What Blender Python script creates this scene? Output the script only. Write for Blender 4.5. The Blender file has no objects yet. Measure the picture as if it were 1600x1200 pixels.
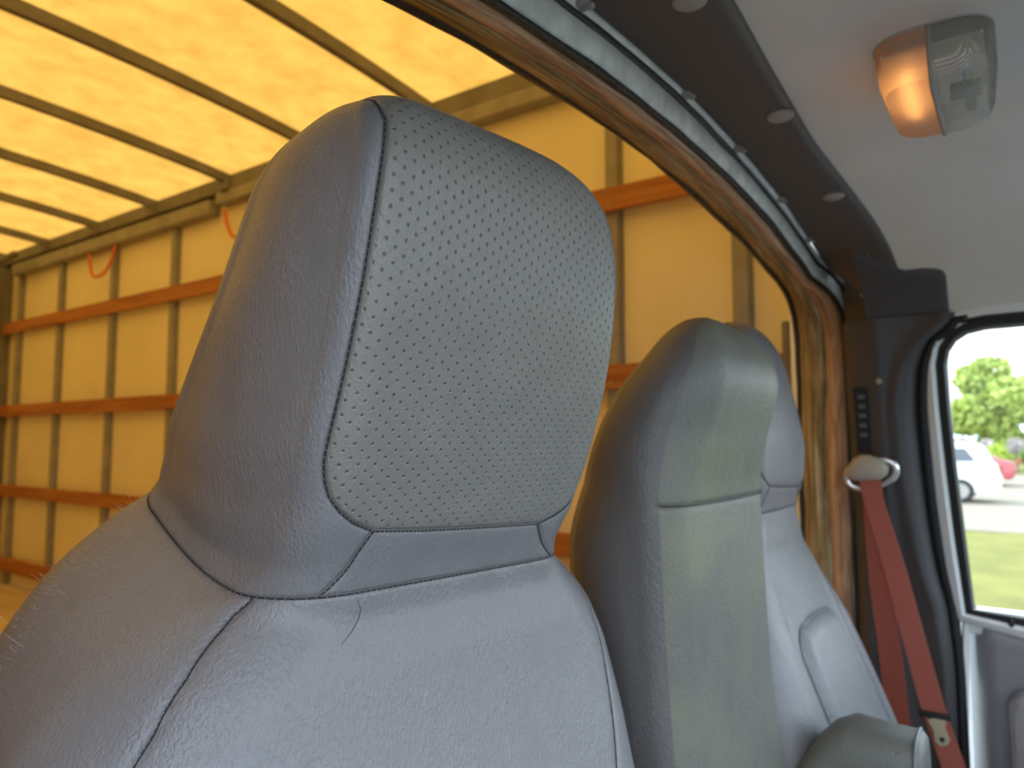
import bpy, bmesh, math, random
import numpy as np
from mathutils import Vector, kdtree
random.seed(7); rng = np.random.default_rng(7)
S = bpy.context.scene; COL = S.collection
ZC = 1.75                      # camera height above the ground; z values below are relative to it unless noted
PI = math.pi

# ------------------------------------------------------------------ camera, sky, sun, exposure
F_PX = 1130.0
pitch, yaw = math.atan2(88, F_PX), 0.95446
cd = bpy.data.cameras.new('camera'); cam = bpy.data.objects.new('camera', cd); COL.objects.link(cam)
cd.sensor_width = 36; cd.lens = F_PX/1600*36; cd.clip_start = .01; cd.clip_end = 500
cam.location = (0, 0, ZC); cam.rotation_euler = (PI/2+pitch, 0, -yaw)
cd.dof.use_dof = True; cd.dof.focus_distance = .46; cd.dof.aperture_fstop = 8.0
S.camera = cam
S.view_settings.view_transform = 'Standard'; S.view_settings.look = 'None'
S.view_settings.gamma = 1; S.view_settings.use_curve_mapping = False
S.view_settings.exposure = 0.8

W = bpy.data.worlds.new('sky'); S.world = W; W.use_nodes = True
def nodes(nt):
    nt.nodes.clear(); return (lambda t, **k: mk(nt, t, **k)), nt.links.new
def mk(nt, t, **k):
    n = nt.nodes.new(t)
    for a, v in k.items():
        if a.startswith('i_'):
            key = a[2:]; key = int(key) if key.isdigit() else key.replace('_', ' ')
            n.inputs[key].default_value = v
        else: setattr(n, a, v)
    return n
N, L = nodes(W.node_tree)
tc = N('ShaderNodeTexCoord'); no = N('ShaderNodeTexNoise', i_Scale=2.2, i_Detail=6.0, i_Roughness=.55)
mp = N('ShaderNodeMapping'); mp.inputs['Scale'].default_value = (1, 1, 2.4)
cr = N('ShaderNodeValToRGB'); cr.color_ramp.elements[0].position = .40; cr.color_ramp.elements[1].position = .62
cr.color_ramp.elements[0].color = (.46, .66, .95, 1); cr.color_ramp.elements[1].color = (1, 1, 1, 1)
bg = N('ShaderNodeBackground', i_Strength=2.6); out = N('ShaderNodeOutputWorld')
L(tc.outputs['Generated'], mp.inputs[0]); L(mp.outputs[0], no.inputs['Vector']); L(no.outputs['Fac'], cr.inputs[0])
L(cr.outputs[0], bg.inputs[0]); L(bg.outputs[0], out.inputs[0])
sl = bpy.data.lights.new('sun', 'SUN'); so = bpy.data.objects.new('sun', sl); COL.objects.link(so)
sl.energy = 2.2; sl.angle = math.radians(8); sl.color = (1, .95, .86)
so.location = (4, 6, 12); so.rotation_euler = Vector((-.30, -.55, -.80)).to_track_quat('-Z', 'Y').to_euler()

# ------------------------------------------------------------------ helpers
def lin(r, g, b): return tuple(((c/255)/12.92 if c/255 <= .04045 else ((c/255+.055)/1.055)**2.4) for c in (r, g, b))
def mat(name, col, rough=.6, metal=0., spec=.5, bump=None, var=None, coat=0., sheen=0.):
    """plain principled with optional noise variation var=(scale, amount) and bump=(scale, distance)"""
    m = bpy.data.materials.new(name); m.use_nodes = True; N, L = nodes(m.node_tree)
    o = N('ShaderNodeOutputMaterial'); b = N('ShaderNodeBsdfPrincipled', i_Roughness=rough, i_Metallic=metal)
    b.inputs['Base Color'].default_value = (*col, 1); b.inputs['Specular IOR Level'].default_value = spec
    b.inputs['Coat Weight'].default_value = coat
    L(b.outputs[0], o.inputs[0]); t = N('ShaderNodeTexCoord')
    if var:
        n = N('ShaderNodeTexNoise', i_Scale=var[0], i_Detail=5.0); L(t.outputs['Object'], n.inputs['Vector'])
        r = N('ShaderNodeMapRange', i_1=.3, i_2=.7, i_3=1-var[1], i_4=1+var[1]); L(n.outputs['Fac'], r.inputs[0])
        mx = N('ShaderNodeMix', data_type='RGBA', blend_type='MULTIPLY', i_0=1.0); mx.inputs[6].default_value = (*col, 1)
        L(r.outputs[0], mx.inputs[7]); L(mx.outputs[2], b.inputs['Base Color'])
    if bump:
        n = N('ShaderNodeTexNoise', i_Scale=bump[0], i_Detail=4.0); L(t.outputs['Object'], n.inputs['Vector'])
        u = N('ShaderNodeBump', i_Strength=1.0, i_Distance=bump[1]); L(n.outputs['Fac'], u.inputs['Height']); L(u.outputs[0], b.inputs['Normal'])
    return m
def leather(name, col, perf=False, rough=.39, glow_tint=0., grain=.85):
    m = bpy.data.materials.new(name); m.use_nodes = True; N, L = nodes(m.node_tree)
    o = N('ShaderNodeOutputMaterial'); b = N('ShaderNodeBsdfPrincipled', i_Roughness=rough)
    b.inputs['Specular IOR Level'].default_value = .5; L(b.outputs[0], o.inputs[0])
    t = N('ShaderNodeTexCoord'); mp = N('ShaderNodeMapping'); mp.inputs['Scale'].default_value = (1, 1, .55)
    L(t.outputs['Object'], mp.inputs[0])
    vo = N('ShaderNodeTexVoronoi', feature='SMOOTH_F1', i_Scale=430.0); vo.inputs['Smoothness'].default_value = .6
    ns = N('ShaderNodeTexNoise', i_Scale=260.0, i_Detail=4.0, i_Distortion=1.2); big = N('ShaderNodeTexNoise', i_Scale=30.0, i_Detail=3.0)
    L(mp.outputs[0], ns.inputs['Vector']); L(mp.outputs[0], big.inputs['Vector'])
    dm = N('ShaderNodeVectorMath', operation='MULTIPLY_ADD'); dm.inputs[1].default_value = (.004,)*3
    L(ns.outputs['Color'], dm.inputs[0]); L(mp.outputs[0], dm.inputs[2]); L(dm.outputs[0], vo.inputs['Vector'])
    h = N('ShaderNodeMath', operation='MULTIPLY_ADD', i_1=.7); L(ns.outputs['Fac'], h.inputs[0]); L(vo.outputs['Distance'], h.inputs[2])
    am = N('ShaderNodeMapRange', i_1=.35, i_2=.65, i_3=.45, i_4=1.0); L(big.outputs['Fac'], am.inputs[0])
    hh = N('ShaderNodeMath', operation='MULTIPLY'); L(h.outputs[0], hh.inputs[0]); L(am.outputs[0], hh.inputs[1])
    bp = N('ShaderNodeBump', i_Strength=grain, i_Distance=.0009); L(hh.outputs[0], bp.inputs['Height']); L(bp.outputs[0], b.inputs['Normal'])
    mx = N('ShaderNodeMix', data_type='RGBA', blend_type='MULTIPLY', i_0=1.0); mx.inputs[6].default_value = (*col, 1)
    vr = N('ShaderNodeMapRange', i_1=.3, i_2=.7, i_3=.94, i_4=1.05); L(big.outputs['Fac'], vr.inputs[0]); L(vr.outputs[0], mx.inputs[7])
    c = mx.outputs[2]
    if glow_tint:  # patchy yellow-green tint stands in for grass light reflected in the vinyl
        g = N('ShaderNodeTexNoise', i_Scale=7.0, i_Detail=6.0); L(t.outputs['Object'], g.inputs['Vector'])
        r = N('ShaderNodeMapRange', i_1=.45, i_2=.7, i_3=0.0, i_4=glow_tint); L(g.outputs['Fac'], r.inputs[0])
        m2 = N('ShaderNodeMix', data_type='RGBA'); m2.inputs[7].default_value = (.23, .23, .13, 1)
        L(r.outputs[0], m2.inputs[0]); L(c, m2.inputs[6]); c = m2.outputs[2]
    if perf:                                   # punched holes on a staggered lattice in the panel's own surface coordinates (metres)
        uv = N('ShaderNodeUVMap', uv_map='surface'); sp = N('ShaderNodeSeparateXYZ'); L(uv.outputs[0], sp.inputs[0])
        def M(op, a, bb=None, cc=None):
            n = N('ShaderNodeMath', operation=op)
            for i, x in enumerate((a, bb, cc)):
                if x is None: continue
                if isinstance(x, (int, float)): n.inputs[i].default_value = x
                else: L(x, n.inputs[i])
            return n.outputs[0]
        a = M('DIVIDE', sp.outputs[0], .0062); k = M('FLOOR', a); od = M('FLOORED_MODULO', k, 2.0)
        bb = M('ADD', M('DIVIDE', sp.outputs[1], .0094), M('MULTIPLY', od, .5))
        fx = M('MULTIPLY', M('SUBTRACT', M('FRACT', a), .5), .0062); fy = M('MULTIPLY', M('SUBTRACT', M('FRACT', bb), .5), .0094)
        d = M('SQRT', M('ADD', M('MULTIPLY', fx, fx), M('MULTIPLY', fy, fy)))
        hole = N('ShaderNodeMapRange', interpolation_type='SMOOTHSTEP', i_1=.00085, i_2=.0004, i_3=0.0, i_4=.82); L(d, hole.inputs[0])
        at = N('ShaderNodeAttribute', attribute_name='perforated'); mk_ = M('MULTIPLY', hole.outputs[0], at.outputs['Fac'])
        m3 = N('ShaderNodeMix', data_type='RGBA'); m3.inputs[7].default_value = (.012, .012, .012, 1)
        L(mk_, m3.inputs[0]); L(c, m3.inputs[6]); c = m3.outputs[2]
        dent = N('ShaderNodeMapRange', interpolation_type='SMOOTHSTEP', i_1=.0017, i_2=.0004, i_3=0.0, i_4=-1.0); L(d, dent.inputs[0])
        b2 = N('ShaderNodeBump', i_Strength=.9, i_Distance=.0008); L(M('MULTIPLY', dent.outputs[0], at.outputs['Fac']), b2.inputs['Height'])
        L(bp.outputs[0], b2.inputs['Normal']); L(b2.outputs[0], b.inputs['Normal'])
    L(c, b.inputs['Base Color'])
    return m

class MB:
    """collects vertices and faces (z relative to the camera height), then links them as ONE mesh object"""
    def __init__(s): s.v = []; s.f = []
    def add(s, vs, fs):
        o = len(s.v); s.v += [tuple(map(float, v)) for v in vs]; s.f += [tuple(o+i for i in f) for f in fs]; return s
    def box(s, x0, x1, y0, y1, z0, z1):
        return s.add([(x, y, z) for z in (z0, z1) for y in (y0, y1) for x in (x0, x1)],
                     [(0, 2, 3, 1), (4, 5, 7, 6), (0, 1, 5, 4), (2, 6, 7, 3), (0, 4, 6, 2), (1, 3, 7, 5)])
    def grid(s, P, close_u=False, close_v=False):
        n, m = len(P), len(P[0]); fs = []
        for i in range(n if close_u else n-1):
            for j in range(m if close_v else m-1):
                a, b = (i+1) % n, (j+1) % m
                fs.append((i*m+j, a*m+j, a*m+b, i*m+b))
        return s.add([p for r in P for p in r], fs)
    def loft(s, rings):                              # rings of equal count, closed, capped
        n = len(rings[0]); s.grid(rings, close_v=True); o = len(s.v)-len(rings)*n
        s.f.append(tuple(range(o, o+n))); s.f.append(tuple(range(o+(len(rings)-1)*n, o+len(rings)*n))[::-1]); return s
    def tube(s, pts, r, n=8, closed=False):
        pts = [Vector(p) for p in pts]; rings = []; m = len(pts)
        for i, p in enumerate(pts):
            t = (pts[(i+1) % m] - pts[i-1]) if closed else (pts[min(i+1, m-1)]-pts[max(i-1, 0)])
            t.normalize(); a = t.orthogonal() if i == 0 else (a - t*a.dot(t)); a.normalize(); b = t.cross(a)
            rr = r[i] if isinstance(r, (list, tuple)) else r
            rings.append([p+a*(rr*math.cos(q*2*PI/n))+b*(rr*math.sin(q*2*PI/n)) for q in range(n)])
        if closed: s.grid(rings, close_u=True, close_v=True); return s
        return s.loft(rings)
    def build(s, name, m, parent=None, smooth=False, bevel=0, seg=2, fix=True, z=ZC, weld=False):
        me = bpy.data.meshes.new(name); off = parent_origin(parent)
        me.from_pydata([(x-off[0], y-off[1], zz+z-off[2]) for x, y, zz in s.v], [], s.f)
        if fix or bevel:
            bm = bmesh.new(); bm.from_mesh(me)
            if weld: bmesh.ops.remove_doubles(bm, verts=bm.verts, dist=1e-5)
            bmesh.ops.recalc_face_normals(bm, faces=bm.faces)
            if bevel:
                es = [e for e in bm.edges if len(e.link_faces) == 2 and e.calc_face_angle(0) > .5]
                bmesh.ops.bevel(bm, geom=es, offset=bevel, segments=seg, profile=.5, affect='EDGES', clamp_overlap=True)
            bm.to_mesh(me); bm.free()
        if smooth: me.polygons.foreach_set('use_smooth', [True]*len(me.polygons))
        me.materials.append(m); o = bpy.data.objects.new(name, me); COL.objects.link(o)
        if smooth and bevel: me.set_sharp_from_angle(angle=math.radians(50))
        if parent: o.parent = parent
        return o
def parent_origin(p):
    v = Vector((0, 0, 0))
    while p is not None: v = v+p.location; p = p.parent
    return v
def tag(o, label=None, cat=None, group=None, kind=None):
    for k, v in (('label', label), ('category', cat), ('group', group), ('kind', kind)):
        if v: o[k] = v
    return o
def thing(name, loc, label, cat, group=None, kind=None):       # loc z relative to camera height
    o = bpy.data.objects.new(name, None); COL.objects.link(o); o.location = (loc[0], loc[1], loc[2]+ZC)
    o.empty_display_size = .05
    return tag(o, label, cat, group, kind)
def pchip(xs, ys):
    idx = np.argsort(xs); x = np.array(xs, float)[idx]; y = np.array(ys, float)[idx]
    h = np.diff(x); d = np.diff(y)/h; m = np.zeros_like(x)
    m[0], m[-1] = d[0], d[-1]
    for i in range(1, len(x)-1):
        if d[i-1]*d[i] > 0:
            w1, w2 = 2*h[i]+h[i-1], h[i]+2*h[i-1]; m[i] = (w1+w2)/(w1/d[i-1]+w2/d[i])
    def f(q):
        q = np.clip(np.asarray(q, float), x[0], x[-1]); k = np.clip(np.searchsorted(x, q)-1, 0, len(h)-1); t = (q-x[k])/h[k]
        return (2*t**3-3*t**2+1)*y[k]+(t**3-2*t**2+t)*h[k]*m[k]+(-2*t**3+3*t**2)*y[k+1]+(t**3-t**2)*h[k]*m[k+1]
    return f
def T(*p): return pchip([a for a, _ in p], [b for _, b in p])

# ------------------------------------------------------------------ materials
M = {}
GREY = (.195, .195, .206)
M['vinyl'] = leather('grey_vinyl', GREY)
M['vinyl_perf'] = leather('grey_vinyl_perforated', (.215, .210, .196), perf=True, grain=.55)
M['vinyl_worn_glow'] = leather('grey_vinyl_worn_glow', (.135, .14, .125), rough=.47, glow_tint=.5)
M['vinyl_dark'] = leather('dark_grey_vinyl', (.115, .112, .113), rough=.42)
M['vinyl_light'] = leather('grey_vinyl_light', (.185, .195, .20))
M['thread'] = mat('dark_thread', (.018, .017, .018), .8)
M['carpet'] = mat('dark_carpet', (.03, .03, .032), .95, bump=(300, .002))
M['headliner'] = mat('headliner_cloth', (.76, .75, .70), .95, spec=.2, bump=(700, .0006), var=(6, .05))
M['dark_trim'] = mat('dark_brown_grey_plastic', (.098, .088, .080), .52, bump=(900, .0002))
M['pillar'] = mat('dark_grey_plastic', (.072, .070, .075), .5, bump=(900, .0002))
M['black'] = mat('black_rubber', (.012, .013, .014), .55)
M['slot'] = mat('black_plastic', (.006, .006, .007), .5)
M['pin'] = mat('grey_plastic', (.36, .35, .33), .55)
M['paint'] = mat('white_paint', (.86, .89, .90), .3, coat=.3)
M['primer'] = mat('grey_white_paint', (.72, .77, .73), .45, var=(28, .22), bump=(50, .003))
M['seal_goo'] = mat('dark_sealant', (.03, .03, .028), .5, bump=(90, .003))
M['door_grey'] = mat('grey_door_plastic', (.30, .30, .32), .55, bump=(900, .0003))
M['belt'] = mat('red_brown_webbing', (.36, .095, .065), .75, bump=(900, .0004))
M['chrome'] = mat('chrome', (.75, .75, .76), .18, metal=1)
M['brass'] = mat('brushed_metal', (.80, .66, .42), .3, metal=1)
M['tan'] = mat('tan_grey_plastic', (.40, .36, .29), .45)
M['steel'] = mat('galvanised_steel', (.36, .35, .32), .7, spec=.25, var=(12, .12))
M['dark_steel'] = mat('dark_galvanised_steel', (.23, .22, .20), .7, spec=.25, var=(9, .15))
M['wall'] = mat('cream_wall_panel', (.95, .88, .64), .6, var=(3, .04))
M['rope'] = mat('orange_rope', (.80, .20, .07), .8)
def wood(name, a, b, c=None, sc=(3, 40, 40), bump=.0015, rough=.7):
    m = bpy.data.materials.new(name); m.use_nodes = True; N, L = nodes(m.node_tree)
    o = N('ShaderNodeOutputMaterial'); p = N('ShaderNodeBsdfPrincipled', i_Roughness=rough); L(p.outputs[0], o.inputs[0])
    t = N('ShaderNodeUVMap', uv_map='surface') if c else N('ShaderNodeTexCoord')
    mp = N('ShaderNodeMapping'); mp.inputs['Scale'].default_value = sc
    L(t.outputs[0] if c else t.outputs['Object'], mp.inputs[0])
    n = N('ShaderNodeTexNoise', i_Scale=1.0, i_Detail=6.0, i_Roughness=.6, i_Distortion=.6); L(mp.outputs[0], n.inputs['Vector'])
    r = N('ShaderNodeValToRGB'); e = r.color_ramp.elements; e[0].position = .36; e[0].color = (*a, 1); e[1].position = .58; e[1].color = (*b, 1)
    if c: q = e.new(.70); q.color = (*c, 1)
    L(n.outputs['Fac'], r.inputs[0]); L(r.outputs[0], p.inputs['Base Color'])
    u = N('ShaderNodeBump', i_Strength=.8, i_Distance=bump); L(n.outputs['Fac'], u.inputs['Height']); L(u.outputs[0], p.inputs['Normal'])
    return m
M['slat'] = wood('orange_brown_wood', (.34, .12, .03), (.52, .22, .07), sc=(30, 1.6, 30))
M['plank'] = wood('pale_plank_wood', (.55, .42, .24), (.75, .60, .38), sc=(24, 1.2, 24))
M['board'] = wood('weathered_board', (.17, .11, .05), (.50, .40, .20), (.80, .76, .64), sc=(7, 70, 1), bump=.004)
M['board_red'] = wood('reddish_board', (.30, .17, .09), (.66, .43, .26), (.75, .6, .45), sc=(7, 60, 1), bump=.003)
def roof_mat():
    m = bpy.data.materials.new('translucent_roof_sheet'); m.use_nodes = True; N, L = nodes(m.node_tree)
    o = N('ShaderNodeOutputMaterial'); tr = N('ShaderNodeBsdfTranslucent'); df = N('ShaderNodeBsdfDiffuse')
    df.inputs[0].default_value = (.62, .46, .22, 1); ad = N('ShaderNodeMixShader', i_0=.22)
    t = N('ShaderNodeTexCoord'); n = N('ShaderNodeTexNoise', i_Scale=9.0, i_Detail=6.0, i_Roughness=.6); L(t.outputs['Object'], n.inputs['Vector'])
    r = N('ShaderNodeValToRGB'); e = r.color_ramp.elements; e[0].position = .3; e[0].color = (.285, .137, .021, 1); e[1].position = .65; e[1].color = (.375, .193, .033, 1)
    L(n.outputs['Fac'], r.inputs[0]); L(r.outputs[0], tr.inputs[0]); L(tr.outputs[0], ad.inputs[1]); L(df.outputs[0], ad.inputs[2]); L(ad.outputs[0], o.inputs[0])
    return m
M['roof'] = roof_mat()
def glass_mat(name, tint=(1, 1, 1), refl=.04):
    m = bpy.data.materials.new(name); m.use_nodes = True; N, L = nodes(m.node_tree)
    o = N('ShaderNodeOutputMaterial'); t = N('ShaderNodeBsdfTransparent'); t.inputs[0].default_value = (*tint, 1)
    g = N('ShaderNodeBsdfGlossy', i_Roughness=.02); fr = N('ShaderNodeFresnel', i_IOR=1.45); mx = N('ShaderNodeMixShader')
    L(fr.outputs[0], mx.inputs[0]); L(t.outputs[0], mx.inputs[1]); L(g.outputs[0], mx.inputs[2]); L(mx.outputs[0], o.inputs[0])
    return m
M['glass'] = glass_mat('clear_window_glass', (.95, .98, .96))
def emit(name, col, s):
    m = bpy.data.materials.new(name); m.use_nodes = True; N, L = nodes(m.node_tree)
    o = N('ShaderNodeOutputMaterial'); e = N('ShaderNodeEmission', i_Strength=s); e.inputs[0].default_value = (*col, 1); L(e.outputs[0], o.inputs[0]); return m

# ------------------------------------------------------------------ outside ground
GZ = -1.75
M['grass'] = mat('lawn_grass', (.215, .215, .058), .9, spec=.2, var=(1.1, .22), bump=(60, .03))
M['lot'] = mat('pale_concrete', (.25, .225, .175), .9, spec=.2, var=(.8, .08))
M['asphalt'] = mat('grey_asphalt', (.20, .20, .20), .9, spec=.2, var=(2, .1))
def flat(name, x0, x1, y0, y1, z, m, label):
    o = MB().box(x0, x1, y0, y1, z-.15, z).build(name, m); return tag(o, label, 'ground', kind='structure')
flat('ground', -150, 220, -160, 160, GZ-.01, M['grass'], 'wide green lawn around the truck and the lot')
flat('parking_lot', 16.8, 46, -60, 60, GZ+.01, M['lot'], 'pale concrete parking lot beyond the near grass strip')
flat('driveway', -9, 6.2, -30, 26, GZ+.012, M['asphalt'], 'grey asphalt drive under the truck')

# ------------------------------------------------------------------ cargo box
BX0, BX1, BY0, BY1 = -.28, 2.0, .47, 5.72
DECK, CEIL = -.92, 1.225
XC = .87
def roofz(x): return CEIL+.055*(1-((x-.86)/1.14)**2)
cargo_floor = thing('floor', (XC, 3.1, DECK-.03), 'plank floor of the cargo box', 'floor', kind='structure')
n = 15; w = (BX1-BX0)/n
for i in range(n):
    MB().box(BX0+i*w+.002, BX0+(i+1)*w-.002, BY0-.03, BY1, DECK-.03, DECK+.001*(i % 3)).build('plank', M['plank'], cargo_floor)
ceil = thing('ceiling', (XC, 3.1, CEIL), 'glowing yellow translucent cargo roof on steel bows', 'ceiling', kind='structure')
bows = [.49, 1.135, 1.77, 2.40, 3.04, 3.69, 4.32, 4.96, 5.60, 5.775]
xs = np.linspace(BX0, BX1, 13)
for a, b in zip(bows[:-1], bows[1:]):
    P = [[(x, y, roofz(x)+.03) for x in xs] for y in (a, b)] ; Q = [[(x, y, roofz(x)+.033) for x in xs] for y in (a, b)]
    MB().grid(P).build('roof_panel', M['roof'], ceil, fix=False)
for y in bows:
    hw = .0175
    ring = lambda x: [(x, y-hw, roofz(x)+.029), (x, y+hw, roofz(x)+.029), (x, y+hw*.8, roofz(x)-.012), (x, y-hw*.8, roofz(x)-.012)]
    MB().loft([ring(x) for x in xs]).build('roof_bow', M['dark_steel'], ceil)
def cargo_wall(name, X, sgn, label, visible=True):
    r = thing(name, (X, 3.1, DECK), label, 'wall', kind='structure')
    ys = [.47, 1.02, 1.63, 2.25, 2.88, 3.53, 4.16, 4.81, 5.42, BY1]
    for a, b in zip(ys[:-1], ys[1:]):
        MB().box(*sorted((X, X+sgn*.012)), a+.0015, b-.0015, DECK, CEIL+.05).build('wall_panel', M['wall'], r)
    D = lambda p, q: sorted((X-sgn*p, X-sgn*q))
    if visible:
        for y in [.625, 1.02, 1.63, 2.25, 2.88, 3.53, 4.16, 4.81, 5.40]:
            # hat-section post: flat flange and raised web
            MB().box(*D(.004, 0), y-.030, y+.030, DECK, 1.14).box(*D(.028, .003), y-.020, y+.020, DECK, 1.14).build('wall_post', M['steel'], r, bevel=.002)
        for k, z in enumerate((.742, .192, -.325, -.79)):
            h = .037 if k < 3 else .045
            sl_ = MB().box(*D(.052, .029), .50 if k else .49, 5.62, z-h, z+h).build('rub_rail', M['slat'], r, bevel=.004)
            sc = MB()
            for y in [.625, 1.02, 1.63, 2.25, 2.88, 3.53, 4.16, 4.81]:
                for dz in (-.018, .02):
                    sc.tube([(X-sgn*.052, y+dz*.4, z+dz), (X-sgn*.0545, y+dz*.4, z+dz)], .0055, 8)
            sc.build('screw_heads', M['steel'], sl_)['kind'] = 'stuff'
        MB().box(*D(.05, 0), BY0, BY1, 1.185, CEIL+.03).build('top_rail', M['dark_steel'], r, bevel=.004)
        MB().box(*D(.058, .002), BY0, 3.12, 1.125, 1.183).build('cove_rail', M['steel'], r, bevel=.006)
        MB().box(*D(.062, .002), 3.16, 5.45, 1.09, 1.16).build('cove_rail', M['steel'], r, bevel=.008)
        for y in bows[2:-1]:
            MB().box(*D(.075, .045), y-.03, y+.03, 1.175, CEIL+.015).build('bow_bracket', M['dark_steel'], r, bevel=.003)
    return r
cargo_wall('wall_right', BX1, 1, 'white cargo wall with steel posts and orange wooden rub rails')
cargo_wall('wall_left', BX0, -1, 'white cargo wall hidden behind the near seat')
wb = thing('wall_back', (XC, BY1, DECK), 'rear end of the cargo box with roll-up door and frame', 'wall', kind='structure')
for k in range(6):
    MB().box(BX0+.05, BX1-.05, BY1+.01, BY1+.03, DECK+k*.34+.003, DECK+(k+1)*.34-.003).build('door_slat', M['wall'], wb, bevel=.003)
MB().box(BX0, BX1, BY1+.032, BY1+.045, DECK-.02, CEIL+.09).build('door_backing', M['wall'], wb)
MB().box(BX1-.10, BX1-.001, BY1-.14, BY1+.04, DECK, 1.17).build('rear_post', M['dark_steel'], wb, bevel=.006)
MB().box(BX0+.001, BX0+.10, BY1-.14, BY1+.04, DECK, 1.17).build('rear_post', M['dark_steel'], wb, bevel=.006)
MB().box(BX0+.1, BX1-.1, BY1-.12, BY1+.04, 1.02, 1.20).build('rear_header', M['slot'], wb, bevel=.01)
MB().tube([(BX1-.17, 5.1, 1.16), (BX1-.17, 5.45, 1.14), (BX1-.13, 5.56, 1.05), (BX1-.12, 5.58, .8), (BX1-.12, 5.58, DECK)], .022, 8).build('door_track', M['dark_steel'], wb, smooth=True)
# front wall of the box: around and above the cab opening
fw = MB(); fw.box(BX0, BX1, .445, .468, .50, CEIL+.08).box(BX0, -.10, .445, .468, DECK, .50).box(1.86, BX1, .445, .468, DECK, .50)
tag(fw.build('wall_front', M['wall']), 'front wall of the cargo box above the cab opening', 'wall', kind='structure')
MB()
up = thing('corner_post', (1.925, .48, DECK), 'dark steel upright with a screw beside the wooden jamb', 'post')
MB().box(1.905, 1.944, .472, .482, DECK+.002, .305).box(1.905, 1.915, .482, .50, DECK+.002, .305).build('angle_post', M['dark_steel'], up, bevel=.002)
MB().tube([(1.925, .472, .235), (1.925, .465, .235)], .012, 12).build('screw', M['chrome'], up)
def rope(y0, y1, zt, zb, label):
    pts = []
    for i in range(17):
        a = i/16; y = y0+(y1-y0)*a; k = abs(2*a-1)
        pts.append((BX1-.045-.02*math.sin(PI*a), y, zb+(zt-zb)*k**3))
    MB().tube(pts, .0085, 8).build('rope', M['rope'], tag(thing('rope_loop', (BX1-.05, (y0+y1)/2, zb), label, 'rope', 'rope loops on the cargo wall')), smooth=True)
rope(4.40, 4.09, 1.09, .925, 'orange rope loop hanging from the cove rail at the far left')
rope(3.06, 2.70, 1.09, .93, 'orange rope loop hanging beside the near headrest')

# ------------------------------------------------------------------ cab opening lining
def hz(x): return .412-.135*(x-.93)**2
def opening():
    pts = []
    zt = .255
    XL = .04
    for z in np.linspace(DECK, zt-.02, 46): pts.append((XL, z))
    xa = np.linspace(.15, 1.665, 90)
    L0 = [(XL, zt-.04), (XL+.002, hz(.15)-.085), (XL+.020, hz(.15)-.045), (XL+.060, hz(.15)-.015)]
    pts = pts[:-1]+L0+[(x, hz(x)) for x in xa]
    R0 = [(1.712, hz(1.665)-.018), (1.750, hz(1.665)-.05), (1.769, hz(1.665)-.095), (1.775, zt-.04)]
    pts += R0+[(1.775, z) for z in np.linspace(zt-.06, DECK, 46)]
    p = np.array(pts); d = np.r_[0, np.cumsum(np.hypot(*np.diff(p, axis=0).T))]
    s = np.arange(0, d[-1], .012); q = np.c_[np.interp(s, d, p[:, 0]), np.interp(s, d, p[:, 1])]
    for _ in range(4): q[1:-1] = (q[:-2]+2*q[1:-1]+q[2:])/4
    t = np.gradient(q, axis=0); t /= np.hypot(*t.T)[:, None]; nrm = np.c_[-t[:, 1], t[:, 0]]     # outward
    return s, q, nrm
os_, oq, on = opening()
jamb = np.clip((oq[:, 0]-1.60)/.15, 0, 1)
def wob(seed, sc, amp):
    r = np.random.default_rng(seed); x = np.zeros(len(os_))
    for f in (3, 7, 15, 31): x += np.sin(os_*f*sc+r.uniform(0, 6))*r.uniform(.4, 1)/math.sqrt(f)
    return x*amp
def strip(name, m, prof, parent, seed=0, amp=0., smooth=True):
    """prof: list of (outward offset, y, ) arrays along the opening path"""
    P = []
    for k, (d, y) in enumerate(prof):
        d = d+wob(seed+k, 1.5, amp); y = y+wob(seed+k+50, 1.9, amp*1.2)
        P.append([(oq[i, 0]+on[i, 0]*d[i], y[i], oq[i, 1]+on[i, 1]*d[i]) for i in range(len(os_))])
    o = MB().grid(P, close_u=True).build(name, m, parent, smooth=smooth)
    uv = o.data.uv_layers.new(name='surface'); n = len(os_); lo = np.zeros(len(o.data.loops), int); o.data.loops.foreach_get('vertex_index', lo)
    a = np.c_[os_[lo % n], (lo//n)*.03+seed*.7]; uv.data.foreach_set('uv', a.ravel())
    return o
one = np.ones(len(os_))
t1 = thing('trim_1', (XC, .38, DECK), 'rough weathered wooden lining around the cab opening', 'trim', kind='structure')
yf = .362-.034*jamb; dj = .012*one+.010*jamb
strip('dark_edge', M['seal_goo'], [(.0*one, .436*one), (-.004*one, .428*one), (.004*one, .416*one), (.02*one, .44*one)], t1, 3, .0022)
strip('lining_board', M['board'], [(-.001*one, .425*one), (-.006*one, .41*one), (-.010*one, .397*one), (-.011*one, (yf+.397)/2+.004), (.012*one, (yf+.40)/2), (.02*one, .425*one)], t1, 11, .0026)
strip('lining_board', M['board_red'], [(-.010*one, (yf+.397)/2+.006), (-.014*one, (yf*.55+.397*.45)), (-.013*one, yf+.003), (-.004*one, yf-.002), (.010*one, yf+.005), (.012*one, (yf+.397)/2)], t1, 23, .0020)
t2 = thing('trim_2', (XC, .34, DECK), 'grey-white painted sheet metal flange with dark sealant along the opening', 'trim', kind='structure')
ym = yf-.004
strip('metal_flange', M['primer'], [(-.008*one, ym), (.002*one, ym-.008), (.022*one, ym-.013), (.024*one, ym-.008), (.022*one, ym+.01), (-.002*one, ym+.006)], t2, 31, .0011)
strip('sealant_bead', M['seal_goo'], [(-.010*one, ym+.003), (-.011*one, ym-.004), (-.005*one, ym-.006), (-.003*one, ym+.002)], t2, 37, .0018)
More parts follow.
